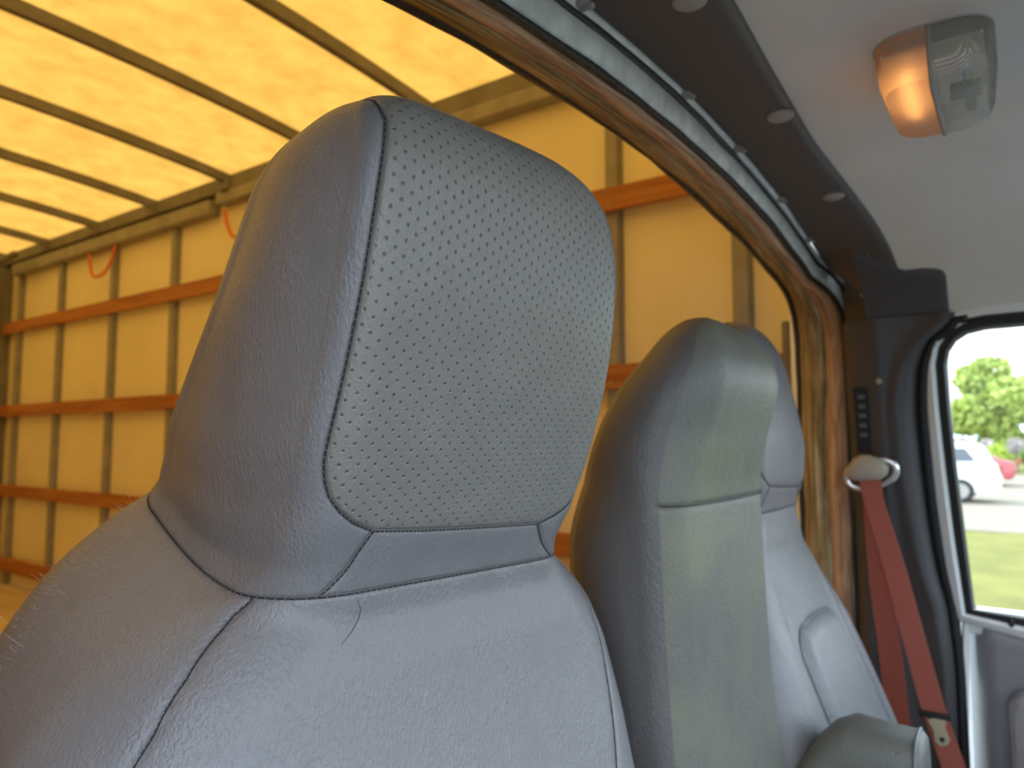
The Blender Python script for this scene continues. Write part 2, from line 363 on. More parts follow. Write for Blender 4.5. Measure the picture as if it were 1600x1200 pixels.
strip('sealant_bead', M['seal_goo'], [(.020*one, ym-.010), (.022*one, ym-.017), (.027*one, ym-.017), (.028*one, ym-.008)], t2, 41, .0020)
strip('metal_flange', M['primer'], [(.026*one, ym-.016), (.034*one, ym-.022), (.038*one, ym-.02), (.034*one, ym-.006)], t2, 45, .0018)
for x in (.60, .86, 1.07, 1.29, 1.50):
    i = int(np.argmin((oq[:, 0]-x)**2+(oq[:, 1] < .2)*9)); px, pz = oq[i]+on[i]*.03
    MB().box(px-.008, px+.008, ym[i]-.030, ym[i]-.016, pz-.003, pz+.005).box(px-.003, px+.004, ym[i]-.034, ym[i]-.026, pz-.007, pz-.001).build('metal_clip', M['steel'], t2, bevel=.002)

# ------------------------------------------------------------------ header trim band with push pins, headliner
HP = [(.87, .450), (1.05, .448), (1.2, .441), (1.35, .427), (1.47, .405), (1.55, .375), (1.605, .335), (1.64, .285), (1.657, .243)]
def hpz(x): x = max(x, 2*XC-x); return float(np.interp(x, [a for a, _ in HP], [b for _, b in HP]))
ye_f = pchip([.0, .69, .9, 1.09, 1.3, 1.5, 1.62, 1.70], [.20, .222, .232, .237, .226, .205, .187, .175])
def bz(x, y):                                            # underside of the trim band, y = .219 front .. .337 rear
    k = (y-.219)/.118
    return (1-k)*(hpz(x)-.008)+k*(hz(x)+.030)
def by(x, y): k = (y-.219)/.118; return (1-k)*float(ye_f(x))+k*.337
t3 = thing('trim_3', (XC, .28, .42), 'dark header trim band above the cab opening', 'trim', kind='structure')
X = np.linspace(.06, 1.66, 61); Yb = [.337, .325, .30, .27, .245, .232, .222, .219]
dp = [.004, 0, .002, -.002, -.002, 0, .001, .006]
g = MB().grid([[(x, by(x, y), bz(x, y)+d) for x in X] for y, d in zip(Yb, dp)]+[[(x, by(x, .219), bz(x, .22)+.02) for x in X]])
g.grid([[(x, .337, bz(x, .337)+.004) for x in X], [(x, .34, bz(x, .337)+.05) for x in X]])
g.build('trim_band', M['dark_trim'], t3, smooth=True, fix=False)
for x in (.335, .66, .985, 1.315, 1.64):
    z = bz(x, .252)-.0035; rr = .0175
    rings = [[(x+r*math.cos(a), .252+r*math.sin(a), z-h) for a in np.linspace(0, 2*PI, 20, endpoint=False)] for r, h in ((rr, -.003), (rr, .0005), (rr*.8, .003), (rr*.3, .004))]
    MB().loft(rings).build('push_pin', M['pin'], t3, smooth=True)
prof = [(2*XC-a, b) for a, b in HP[:0:-1]]+HP
def smooth_poly(p, n):
    p = np.array(p); d = np.r_[0, np.cumsum(np.hypot(*np.diff(p, axis=0).T))]; s = np.linspace(0, d[-1], n)
    q = np.c_[np.interp(s, d, p[:, 0]), np.interp(s, d, p[:, 1])]
    for _ in range(3): q[1:-1] = (q[:-2]+2*q[1:-1]+q[2:])/4
    return q
hp = smooth_poly(prof, 90)
hy = [.235, .15, .05, -.1, -.3, -.5, -.68, -.76, -.80]
hd = [0, 0, 0, 0, 0, -.005, -.02, -.045, -.09]
dome_c = (.992, .068)
def hl(x, z, y, d):
    r = ((x-dome_c[0])/.17)**2+((y-dome_c[1])/.13)**2
    return (x, y, z+d+.012*math.exp(-r**2))
ysd = np.linspace(.24, -.80, 60); hdf = np.interp(-ysd, -np.array(hy), hd)
m = MB().grid([[hl(x, z, y, d) for x, z in hp] for y, d in zip(ysd, hdf)])
m.grid([[(x, y, z+.05+.25*(abs(x-XC) > .76)*0) for x, z in hp] for y in (.24, -.8)])
tag(m.build('headliner', M['headliner'], smooth=True, fix=False), 'pale grey cloth headliner of the cab', 'headliner', kind='structure')
# outer cab roof skin
tag(MB().box(0, 1.74, -.78, .44, .508, .53).build('cab_roof', M['paint'], bevel=.02), 'white painted cab roof above the headliner', 'roof', kind='structure')

# ------------------------------------------------------------------ dome light
dl = thing('dome_light', (dome_c[0], dome_c[1], .44), 'clear ribbed dome light with warm lit half on the headliner', 'lamp')
def rr(cx, cy, hx, hy_, r, z, n=8):
    o = []
    for sx, sy, a0 in ((1, 1, 0), (-1, 1, PI/2), (-1, -1, PI), (1, -1, 1.5*PI)):
        for k in range(n):
            a = a0+k/(n-1)*PI/2; o.append((cx+sx*(hx-r)+r*math.cos(a), cy+sy*(hy_-r)+r*math.sin(a), z))
    return o
cx, cy = dome_c
MB().loft([rr(cx, cy, .101, .061, .041, .472), rr(cx, cy, .101, .061, .041, .459), rr(cx, cy, .099, .059, .04, .457), rr(cx, cy, .097, .057, .038, .464)]).build('base_plate', M['pin'], dl, smooth=True)
def lens_mat(name, tint, rough, ribs):
    m = bpy.data.materials.new(name); m.use_nodes = True; N, L = nodes(m.node_tree)
    o = N('ShaderNodeOutputMaterial'); t = N('ShaderNodeBsdfTransparent'); t.inputs[0].default_value = (*tint, 1)
    g = N('ShaderNodeBsdfGlossy', i_Roughness=rough); g.inputs[0].default_value = (.9, .9, .88, 1)
    fr = N('ShaderNodeFresnel', i_IOR=1.6); mx = N('ShaderNodeMixShader'); ad = N('ShaderNodeMath', operation='ADD', i_1=.22)
    tcn = N('ShaderNodeTexCoord'); wv = N('ShaderNodeTexWave', i_Scale=ribs, bands_direction='X'); w2 = N('ShaderNodeTexWave', i_Scale=ribs, bands_direction='Y')
    L(tcn.outputs['Object'], wv.inputs['Vector']); L(tcn.outputs['Object'], w2.inputs['Vector'])
    mm = N('ShaderNodeMath', operation='ADD'); L(wv.outputs['Fac'], mm.inputs[0]); L(w2.outputs['Fac'], mm.inputs[1])
    b = N('ShaderNodeBump', i_Strength=.5, i_Distance=.0006); L(mm.outputs[0], b.inputs['Height']); L(b.outputs[0], g.inputs['Normal']); L(b.outputs[0], fr.inputs['Normal'])
    L(fr.outputs[0], ad.inputs[0]); L(ad.outputs[0], mx.inputs[0]); L(t.outputs[0], mx.inputs[1]); L(g.outputs[0], mx.inputs[2]); L(mx.outputs[0], o.inputs[0])
    return m
M['lens'] = lens_mat('clear_ribbed_lens', (.92, .93, .84), .12, 160)
def frosted(name, col, rough):
    m = bpy.data.materials.new(name); m.use_nodes = True; N, L = nodes(m.node_tree)
    o = N('ShaderNodeOutputMaterial'); b = N('ShaderNodeBsdfPrincipled', i_Roughness=rough); b.inputs['Base Color'].default_value = (*col, 1)
    b.inputs['Transmission Weight'].default_value = .55; b.inputs['IOR'].default_value = 1.35
    t = N('ShaderNodeTexCoord'); w = N('ShaderNodeTexWave', i_Scale=120.0, bands_direction='X'); L(t.outputs['Object'], w.inputs['Vector'])
    u = N('ShaderNodeBump', i_Strength=.5, i_Distance=.0005); L(w.outputs['Fac'], u.inputs['Height']); L(u.outputs[0], b.inputs['Normal']); L(b.outputs[0], o.inputs[0]); return m
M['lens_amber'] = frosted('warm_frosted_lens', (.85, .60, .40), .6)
M['white_plastic'] = mat('white_plastic', (.8, .8, .78), .4)
def half(sgn):
    def hr(hx, hy_, r, z, gap=.0015):
        out = []
        for x, y, zz in rr(cx, cy, hx, hy_, r, z, 10):
            out.append((x, max(y, cy+gap) if sgn > 0 else min(y, cy-gap), zz))
        return out
    return MB().loft([hr(.100, .060, .040, .459), hr(.095, .056, .036, .418), hr(.088, .050, .032, .403), hr(.078, .042, .025, .398), hr(.04, .02, .012, .3965)])
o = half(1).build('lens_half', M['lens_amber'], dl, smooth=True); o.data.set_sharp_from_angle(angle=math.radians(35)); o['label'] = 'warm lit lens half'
o = half(-1).build('lens_half', M['lens'], dl, smooth=True); o.data.set_sharp_from_angle(angle=math.radians(35)); o['label'] = 'clear lens half'
MB().tube([(cx-.1, cy, .459), (cx-.095, cy, .418), (cx-.087, cy, .403), (cx-.077, cy, .3965), (cx, cy, .395), (cx+.077, cy, .3965), (cx+.094, cy, .418)], .0028, 8).build('lens_divider', M['pin'], dl, smooth=True)
MB().box(cx-.085, cx+.085, cy-.05, cy+.05, .440, .444).build('reflector', M['white_plastic'], dl)
MB().box(cx-.03, cx+.05, cy-.038, cy-.026, .408, .434).build('contact_bracket', M['slot'], dl, bevel=.003)
MB().box(cx+.0, cx+.012, cy-.045, cy-.012, .410, .430).build('contact_bracket', M['slot'], dl, bevel=.003)
M['bulb'] = emit('warm_bulb', (1, .48, .15), 2.2)
MB().tube([(cx-.055+i*.014, cy+.026, .428) for i in range(8)], [.003, .006, .007, .007, .007, .007, .006, .003], 10).build('bulb', M['bulb'], dl, smooth=True)

# ------------------------------------------------------------------ driver's door (door_1)
def Xd(z): return 1.66+.22*(.235-max(z, -.345))
dr = thing('door_1', (1.79, -.2, -1.0), "driver's door with window, light painted frame and grey inner panel", 'door', kind='structure')
win = [(.0, .217), (.054, .216), (.085, .210), (.104, .198), (.117, .178), (.123, .151), (.122, .062), (.117, -.067), (.110, -.198), (.102, -.345)]
win = win+[(.0, -.352), (-.3, -.365), (-.66, -.37), (-.60, -.20), (-.52, .0), (-.44, .16), (-.42, .195), (-.40, .212), (-.37, .217), (-.2, .219)]
wn = np.array(win)
def offset(d):
    a = np.roll(wn, 1, 0); b = np.roll(wn, -1, 0); t = b-a; t /= np.hypot(*t.T)[:, None]
    return wn+np.c_[t[:, 1], -t[:, 0]]*(-d)
c0 = wn.mean(0)
def ring_part(name, m, prof, sub=None):
    P = []
    for d, dx in prof:
        o = offset(d)
        P.append([(Xd(z)+dx, y, z) for y, z in o])
    return MB().grid(P, close_u=True, close_v=True).build(name, m, dr, smooth=False)
sgn_ = 1 if np.hypot(*(offset(.05)-c0).T).mean() > np.hypot(*(wn-c0).T).mean() else -1
ring_part('glass_channel', M['black'], [(0*sgn_, .0), (.004*sgn_, -.008), (.018*sgn_, -.006), (.020*sgn_, .03), (0, .03)])
ring_part('window_frame', M['paint'], [(.018*sgn_, -.004), (.026*sgn_, -.012), (.042*sgn_, -.004), (.050*sgn_, .012), (.052*sgn_, .05), (.018*sgn_, .05)])
g_ = MB().add([(Xd(z)+.008, y, z) for y, z in offset(.01*sgn_)], [tuple(range(len(wn)))]).build('glass_pane', M['glass'], dr, fix=False)
# inner panel below the belt line
def pan(y, z):
    rec = .018/(1+math.exp((z+.48)*60))                       # map-pocket recess line
    return 1.80-.01*math.exp(-((z+.40)/.03)**2)+rec
Yp = np.linspace(.105, -.70, 40); Zp = np.linspace(-.372, -1.0, 50)
pm = MB().grid([[(pan(y, z)+.03*max(0, (y-.095)/.01), y-.012*max(0, -(z+.40))*0, z) for z in Zp] for y in Yp])
pm.build('inner_panel', M['door_grey'], dr, smooth=True)
MB().box(1.80, 1.86, -.70, .115, -.40, -.352).build('belt_sill', M['paint'], dr, bevel=.006)
sill = MB().add([(1.784, .113, -.345), (1.784, -.7, -.360), (1.784, -.7, -.372), (1.784, .0, -.372), (1.784, .005, -.386), (1.784, .030, -.387), (1.784, .045, -.374), (1.784, .113, -.366),
                 (1.82, .113, -.345), (1.82, -.7, -.360), (1.82, -.7, -.372), (1.82, .0, -.372), (1.82, .005, -.386), (1.82, .030, -.387), (1.82, .045, -.374), (1.82, .113, -.366)],
                [tuple(range(8)), tuple(range(15, 7, -1))]+[(i, (i+1) % 8, 8+(i+1) % 8, 8+i) for i in range(8)])
sill.build('sill_flange', M['paint'], dr)
MB().tube([(1.781, .040, -.374), (1.781, .040, -.362), (1.781, .040, -.354)], [.0035, .006, .0035], 10).build('lock_knob', M['slot'], dr, smooth=True)
ar = MB().loft([rr_ for rr_ in [[(1.79+.0*k, y, z) for y, z in ((.052, -.72), (.052, -.52), (.04, -.496), (.01, -.487), (-.55, -.487), (-.58, -.72))],
                                [(1.745, y, z) for y, z in ((.046, -.72), (.046, -.53), (.034, -.505), (.008, -.497), (-.54, -.497), (-.57, -.72))]]])
ar.build('door_armrest', M['door_grey'], dr, bevel=.006, smooth=True)
MB().box(1.742, 1.79, -.5, .03, -.72, -.60).build('map_pocket', M['black'], dr, bevel=.006)
# painted door edge below the window
edge = [(.110, -.35), (.114, -.42), (.118, -.50), (.122, -.60), (.122, -1.0)]
MB().grid([[(1.80, y, z) for y, z in edge], [(1.795, y+.010, z) for y, z in edge], [(1.83, y+.016, z) for y, z in edge]]).build('door_edge', M['paint'], dr)
# outer skin of the door
MB().box(1.87, 1.89, -.72, .13, -1.05, -.36).build('door_skin', M['paint'], dr, bevel=.01)

# ------------------------------------------------------------------ B-pillar trim
def ip(z, t): return np.interp(z, [a for a, _ in t][::-1], [b for _, b in t][::-1])
ridge = [(.25, .11), (.235, .118), (.20, .160), (.14, .198), (.063, .211), (-.042, .208), (-.148, .199), (-.255, .188), (-.36, .165), (-.49, .152), (-.69, .15), (-1.05, .15)]
sealt = [(.25, .10), (.236, .105), (.22, .120), (.197, .147), (.128, .168), (.05, .173), (-.095, .170), (-.256, .159), (-.362, .143), (-.497, .136), (-.695, .136), (-1.05, .136)]
ridge_f = pchip([a for a, _ in ridge], [b for _, b in ridge]); seal_f = pchip([a for a, _ in sealt], [b for _, b in sealt])
t4 = thing('trim_4', (1.70, .24, -1.05), 'dark grey plastic cover on the pillar behind the door', 'trim', kind='structure')
def Xp(z): return 1.632+.19*(.25-max(z, -.36))
rows = []
for z in np.r_[np.linspace(-1.05, -.4, 30), np.linspace(-.38, .25, 64)]:
    r, s_ = float(ridge_f(z)), float(seal_f(z)); xp = Xp(z); xb = min(xp+.03, 1.74)
    r = max(r, s_+.006); m1 = max(.236, r+.012)
    pr = [(1.775, .322), (xb+.02, .314), (xb+.004, .306), (xb-.004, .298), (xb-.010, .285), (xp+.012, m1+.016), (xp+.004, m1+.004), (xp+.010, m1), (xp+.008, max(r+.02, s_+.02)), (xp+.001, r+.008), (xp+.002, r), (xp+.012, (r+s_)/2), (Xd(z)+.01, s_)]
    rows.append([(x, y, z) for x, y in pr])
MB().grid(rows).build('pillar_cover', M['pillar'], t4, smooth=True, fix=False)
# cap that laps onto the headliner
capr = []
hs = hp[hp[:, 0] > 1.50]
for k, y in enumerate([.262, .22, .18, .15, .128, .116, .112]):
    d = .007 if k < 6 else 0; lim = {6: .318, 5: .328, 4: .333, 0: .378, 1: .352}.get(k, .336)
    sel = []
    zz = np.linspace(.232, lim, 16)
    for z in zz:
        x = float(np.interp(-z, -hs[:, 1], hs[:, 0]))
        e = 0 if z > lim-.006 else d
        sel.append((x-e*.85, y, z-e*.4))
    capr.append(sel)
MB().grid(capr).build('pillar_cap', M['pillar'], t4, smooth=True, fix=False)
rows = [[(1.775, .325, z) for z in (.2, .29, .37, .42)], [(1.70, .31, z) for z in (.2, .27, .36, .40)], [(1.655, .232, z) for z in (.2, .262, .345, .395)]]
MB().grid(rows).build('corner_filler', M['pillar'], t4, smooth=True, fix=False)
MB().tube([(Xp(.10)+.004, .243, .122), (Xp(.10)-.002, .243, .122)], .006, 10).build('trim_screw', M['steel'], t4)
# door seal
zs = np.linspace(-1.0, .236, 70)
pts = [(Xd(z)-.004, float(seal_f(z))-.004, z) for z in zs]+[(1.657, y, .238+.0*y) for y in np.linspace(.085, -.5, 14)]
tag(MB().tube(pts, .0095, 8).build('trim_5', M['black'], smooth=True), 'black rubber door seal around the opening', 'trim', kind='structure')
# body side behind the pillar and below
tag(MB().box(1.83, 1.85, .13, .44, -1.05, .40).build('body_side', M['paint']), 'outer body side panel behind the door', 'wall', kind='structure')

# belt height adjuster and seat belt
ha = thing('belt_height_adjuster', (1.69, .28, .04), 'black slotted height adjuster strip above the belt guide', 'adjuster')
def xs_(z, y=.28): return min(Xp(z)+.03, 1.74)-.010-(.285-y)*.25
MB().add([(xs_(z)-dx, y, z) for z in (.112, -.026) for dx, y in ((.004, .2955), (.004, .268), (-.006, .268), (-.006, .2955))],
         [(0, 1, 5, 4), (1, 2, 6, 5), (2, 3, 7, 6), (3, 0, 4, 7), (0, 3, 2, 1), (4, 5, 6, 7)]).build('slot_strip', M['slot'], ha)
M['notch'] = mat('dark_grey_plastic_notch', (.10, .10, .115), .4)
for z in (.092, .072, .052, .032, .012):
    MB().box(xs_(z)-.008, xs_(z)-.002, .274, .288, z-.005, z+.004).build('notch', M['notch'], ha, bevel=.0015)
sb = thing('seat_belt', (1.68, .26, -.07), 'red-brown seat belt hanging from its guide on the dark pillar', 'seat belt')
def web(c, w, name='webbing', th=.0014):
    """c: (x, y, z) centre line; width runs along Y, tilted"""
    P = []; n = 24
    c = np.array(c); k = np.linspace(0, 1, len(c)); q = np.linspace(0, 1, n); C = np.stack([pchip(k, c[:, i])(q) for i in range(3)], 1)
    ww = np.interp(q, np.linspace(0, 1, len(w)), w)
    rows = []
    for i in range(n):
        x, y, z = C[i]; h = ww[i]/2
        rows.append([(x-th, y-h, z-h*.25), (x-th, y+h, z+h*.25), (x+th, y+h, z+h*.25), (x+th, y-h, z-h*.25)])
    return MB().loft(rows).build(name, M['belt'], sb, smooth=False)
web([(1.674, .268, -.075), (1.672, .268, -.100), (1.668, .231, -.25), (1.664, .198, -.40), (1.660, .168, -.53), (1.658, .137, -.635), (1.656, .112, -.74)], [.038, .041, .043, .044, .046, .046, .046])
web([(1.690, .270, -.08), (1.692, .268, -.115), (1.697, .262, -.28), (1.702, .250, -.42), (1.706, .238, -.60), (1.71, .23, -.80)], [.038, .040, .042, .044, .044, .044])
# guide: tan cover and chrome loop
lp = [(1.678-.004*math.sin(a), .268+.048*math.cos(a)-.0, -.070+.030*math.sin(a)+.010*math.cos(a)*-1) for a in np.linspace(0, 2*PI, 28, endpoint=False)]
MB().tube(lp, .0075, 8, closed=True).build('guide_loop', M['chrome'], sb, smooth=True)
cv = []
for x, k in ((1.700, .95), (1.676, 1.0), (1.668, .93), (1.663, .72), (1.661, .3)):
    base = [(.318, -.072), (.316, -.060), (.300, -.038), (.284, -.030), (.262, -.032), (.240, -.042), (.232, -.055), (.236, -.072), (.250, -.082), (.290, -.086), (.308, -.084)]
    cv.append([(x, .275+(y-.275)*k, -.058+(z+.058)*k) for y, z in base])
MB().loft(cv).build('guide_cover', M['tan'], sb, smooth=True)
MB().box(1.650, 1.666, .140, .196, -.537, -.526).build('belt_stop', M['slot'], sb, bevel=.003)
lt = MB().loft([[(x, .160+(y-.160), z) for y, z in ((.182, -.540), (.148, -.530), (.150, -.552), (.143, -.572), (.148, -.584), (.160, -.588), (.170, -.582), (.172, -.560))] for x in (1.655, 1.651)])
o = lt.build('latch_plate', M['brass'], sb, bevel=.001)
MB().tube([(1.6505, .157, -.573), (1.6495, .157, -.573)], .0045, 10).build('latch_slot', M['slot'], o)

# ------------------------------------------------------------------ cab floor, dashboard, passenger side (out of view, added to shape the cab light)
tag(MB().box(-.13, 1.84, -.95, .43, -1.08, -1.05).build('floor_cab', M['carpet']), 'dark cab floor under the seats', 'floor', kind='structure')
d_ = MB().loft([[(x, y, z) for y, z in ((-.98, -1.05), (-.70, -1.05), (-.60, -.62), (-.56, -.45), (-.62, -.34), (-.98, -.30))] for x in (.02, 1.79)])
tag(d_.build('dashboard', M['dark_trim'], bevel=.03, smooth=True), 'unseen dark dashboard below the windscreen, added to block light', 'dashboard', kind='structure')
dp = thing('door_2', (-.13, -.74, -1.0), 'unseen passenger door, added swung open beside the camera to let in light', 'door', kind='structure')
MX = 1.66
def ring2(name, m, prof):
    return MB().grid([[(MX-Xd(z)-dx, y, z) for y, z in offset(d)] for d, dx in prof], close_u=True, close_v=True).build(name, m, dp)
ring2('glass_channel', M['black'], [(0*sgn_, .0), (.004*sgn_, -.004), (.018*sgn_, -.003), (.020*sgn_, .03), (0, .03)])
ring2('window_frame', M['paint'], [(.018*sgn_, -.002), (.026*sgn_, -.006), (.042*sgn_, -.002), (.060*sgn_, .012), (.062*sgn_, .05), (.018*sgn_, .05)])
MB().box(-.19, -.135, -.72, .16, -1.05, -.352).build('inner_panel', M['door_grey'], dp, bevel=.01)
MB().box(-.235, -.20, -.72, .16, -1.05, -.36).build('door_skin', M['paint'], dp, bevel=.01)
dp.rotation_euler.z = math.radians(62)
for nm, x in (('pillar_front', 1.70), ('pillar_front', .04)):
    sg = 1 if x > 1 else -1
    tag(MB().tube([(x+sg*.07, -.70, -.36), (x, -.47, .22), (x-sg*.02, -.40, .27)], .03, 8).build(nm, M['dark_trim'], smooth=True), ("driver's side" if sg > 0 else 'passenger side')+' windscreen pillar with dark cover', 'pillar', kind='structure')
tag(MB().box(-.20, -.115, .20, .43, -1.05, .45).box(-.12, .01, .40, .43, -1.05, .45).build('pillar_side', M['pin'], bevel=.012), 'unseen passenger side pillar behind the open door, shaped for the cab light', 'pillar', kind='structure')
tag(MB().add([(.06, -.72, -.32), (1.68, -.72, -.32), (1.60, -.46, .30), (.14, -.46, .30)], [(0, 1, 2, 3)]).build('window_1', M['glass'], fix=False), 'windscreen glass of the cab', 'window', kind='structure')

# ------------------------------------------------------------------ seats
def seat_shell(root, T_, seams, classify, mats, rows, dens=1., panel_uv=None, groove=.0022, puff=None, tilt=True):
    """One closed upholstered surface, cut into its sewn panels. Local axes: s (right), y (rear), v (height rel. camera)."""
    def lin_(a, b, n): return np.linspace(a, b, max(3, int(n*dens)), endpoint=False)
    side = np.r_[lin_(0, .8, 60), lin_(.8, 1.2, 44), lin_(1.2, 2.2, 56), lin_(2.2, 2.8, 18), lin_(2.8, 3.6, 14), [3.6]]
    u = np.r_[-side[:0:-1], side]
    v = rows
    UU, VV = np.meshgrid(u, v)
    def surf(UU, VV):
        au = np.abs(UU); yF, yB = T_['yF'](VV), T_['yB'](VV)
        w = np.where(UU < 0, T_['wL'](VV), T_['wR'](VV))
        k = np.clip((VV-T_['v1'])/(T_['vt']-T_['v1']), 0, 1); sh = np.sqrt(np.clip(1-k**T_['p'], 0, 1)); yr = T_['yr']
        yF = yr+(yF-yr)*sh; yB = yr+(yB-yr)*sh
        dep = yB-yF
        rf = np.minimum(np.minimum(T_['rf'](VV), .48*dep), .92*w); rb = np.minimum(np.minimum(T_['rb'](VV), dep-rf-.002), .92*w)
        # front flat / front arc / side / rear arc / rear flat
        th = np.clip((au-.8)/.4, 0, 1)*PI/2; t2 = np.clip((au-2.2)/.6, 0, 1)*PI/2
        s = np.where(au <= .8, au/.8*(w-rf), np.where(au <= 1.2, w-rf+rf*np.sin(th), np.where(au <= 2.2, w, np.where(au <= 2.8, w-rb+rb*np.cos(t2), (w-rb)*np.clip((3.6-au)/.8, 0, 1)))))
        y = np.where(au <= .8, yF, np.where(au <= 1.2, yF+rf*(1-np.cos(th)), np.where(au <= 2.2, yF+rf+(yB-rb-yF-rf)*(au-1.2), np.where(au <= 2.8, yB-rb+rb*np.sin(t2), yB))))
        wf = np.clip(1-(s/np.maximum(w-.3*rf, 1e-4))**2, 0, 1)
        y = y-np.where(au <= 1.2, T_['crown'](VV)*wf*sh, 0)+np.where(au > 2.2, .012*wf*sh*-1*-1, 0)
        s = s+np.where((au > 1.2) & (au < 2.2), T_['dome'](VV)*np.sin(PI*np.clip(au-1.2, 0, 1))*sh, 0)
        z = VV.copy()
        if tilt:
            tau = np.interp(VV, [-.75, -.4, -.3, -.2, -.1, .1], [0, .10, .22, .33, .38, 0]); q = (y-.105)/.025
            z = z+tau*.025*np.log1p(np.exp(np.clip(q, -30, 30)))
        return np.stack([np.sign(UU)*s, y, z], -1)
    P = surf(UU, VV)
    def normals(P):
        du = np.gradient(P, axis=1); dv = np.gradient(P, axis=0); n = np.cross(du, dv); l = np.linalg.norm(n, axis=-1, keepdims=True)
        return n/np.maximum(l, 1e-12)
    nr = normals(P)
    if puff is not None: P = P+nr*puff(UU, VV, P)[..., None]
    kd_pts = []; tubes = []
    for poly in seams:
        a = np.array(poly, float); d = np.r_[0, np.cumsum(np.hypot(np.diff(a[:, 0])*.1, np.diff(a[:, 1])))]
        t = np.linspace(0, d[-1], max(8, int(d[-1]/.0015))); q = surf(np.interp(t, d, a[:, 0])[None], np.interp(t, d, a[:, 1])[None])[0]
        if puff is not None: q = q-np.array([0, 1, 0])*puff(np.interp(t, d, a[:, 0])*.999, np.interp(t, d, a[:, 1]), None)[:, None]
        tubes.append((np.interp(t, d, a[:, 0]), np.interp(t, d, a[:, 1]), q)); kd_pts.append(q)
    A = np.concatenate(kd_pts); kd = kdtree.KDTree(len(A))
    for i, p in enumerate(A): kd.insert(p, i)
    kd.balance()
    flat_ = P.reshape(-1, 3); dist = np.array([kd.find(p)[2] for p in flat_]).reshape(P.shape[:2])
    dd = groove*np.exp(-(dist/.0016)**2)+.0009*np.exp(-(dist/.006)**2)
    P = P-nr*dd[..., None]; nr = normals(P)
    # faces per panel
    nv, nu = UU.shape; uc = (u[:-1]+u[1:])/2; vc = (v[:-1]+v[1:])/2; UC, VC = np.meshgrid(uc, vc); lab = classify(UC, VC)
    ou = surf(np.zeros((1, 1)), np.zeros((1, 1)))
    off = np.array(parent_origin(root)); off_l = np.array([0, 0, ZC-off[2]])
    arc = None
    if panel_uv:
        seg = np.linalg.norm(np.diff(P, axis=1), axis=-1); c0 = nu//2; arc = np.concatenate([np.zeros((nv, 1)), np.cumsum(seg, 1)], 1); arc = arc-arc[:, c0:c0+1]
        vs = np.linalg.norm(np.diff(P[:, c0], axis=0), axis=-1); vl = np.r_[0, np.cumsum(vs)]
    for key, (pname, m, lbl) in mats.items():
        ii, jj = np.where(lab == key)
        if len(ii) == 0: continue
        a = ii*nu+jj; F4 = np.stack([a, a+1, a+nu+1, a+nu], 1); used, inv = np.unique(F4, return_inverse=True); F4 = inv.reshape(-1, 4)
        me = bpy.data.meshes.new(pname); me.vertices.add(len(used)); vv = P.reshape(-1, 3)[used]+off_l; me.vertices.foreach_set('co', vv.ravel())
        me.loops.add(F4.size); me.polygons.add(len(F4)); me.loops.foreach_set('vertex_index', F4.ravel())
        me.polygons.foreach_set('loop_start', np.arange(0, F4.size, 4)); me.polygons.foreach_set('use_smooth', np.ones(len(F4), bool)); me.update(calc_edges=True)
        if panel_uv == key:
            uvl = me.uv_layers.new(name='surface'); UVs = np.stack([arc.ravel()+.0031, np.repeat(vl, nu)], 1)[used]; uvl.data.foreach_set('uv', UVs[F4.ravel()].ravel())
            at = me.attributes.new('perforated', 'FLOAT', 'POINT'); at.data.foreach_set('value', np.clip((dist.ravel()[used]-.0028)/.0008, 0, 1))
        me.validate(); me.normals_split_custom_set_from_vertices(nr.reshape(-1, 3)[used].tolist())
        me.materials.append(m); o = bpy.data.objects.new(pname, me); COL.objects.link(o); o.parent = root
        if lbl: o['label'] = lbl
    return tubes, surf, normals, off_l
def seam_tubes(root, tubes, off_l, r=.0006, depth=.0016, name='seam', center=(0, .15, 0)):
    mb = MB()
    for U_, V_, q in tubes:
        c = np.array([0, .12, 0]); pts = []
        for p in q[::2]:
            d = np.array([p[0]*.9, p[1]-.12, 0]); d = d/max(np.linalg.norm(d), 1e-6); up = min(1., max(0., (p[2]-.17)/.045)); d = d*(1-up)+np.array([0, 0, 1.3*up]); pts.append(tuple(p-d*depth))
        if len(pts) > 3: mb.tube(pts, r, 6)
    me = bpy.data.meshes.new(name); me.from_pydata([tuple(np.array(p)+off_l) for p in mb.v], [], mb.f); me.polygons.foreach_set('use_smooth', [True]*len(me.polygons))
    me.materials.append(M['thread']); o = bpy.data.objects.new(name, me); COL.objects.link(o); o.parent = root
    return o
def cushion(root, hw, y0, y1, m, z0=-.80, z1=-.63):
    """seat cushion and pedestal, local to the seat root (which stands on the cab floor at -1.05)"""
    off = -(-1.05)
    for nm, b, mm, bev in (('seat_cushion', (-hw, hw, y0, y1, z0+off, z1+off), m, .06), ('seat_base', (-hw*.8, hw*.8, y0+.06, y1-.02, .0, z0+off+.01), M['slot'], .01)):
        o = MB().box(*b).build(nm, mm, None, smooth=True, bevel=bev, seg=5, z=0); o.parent = root

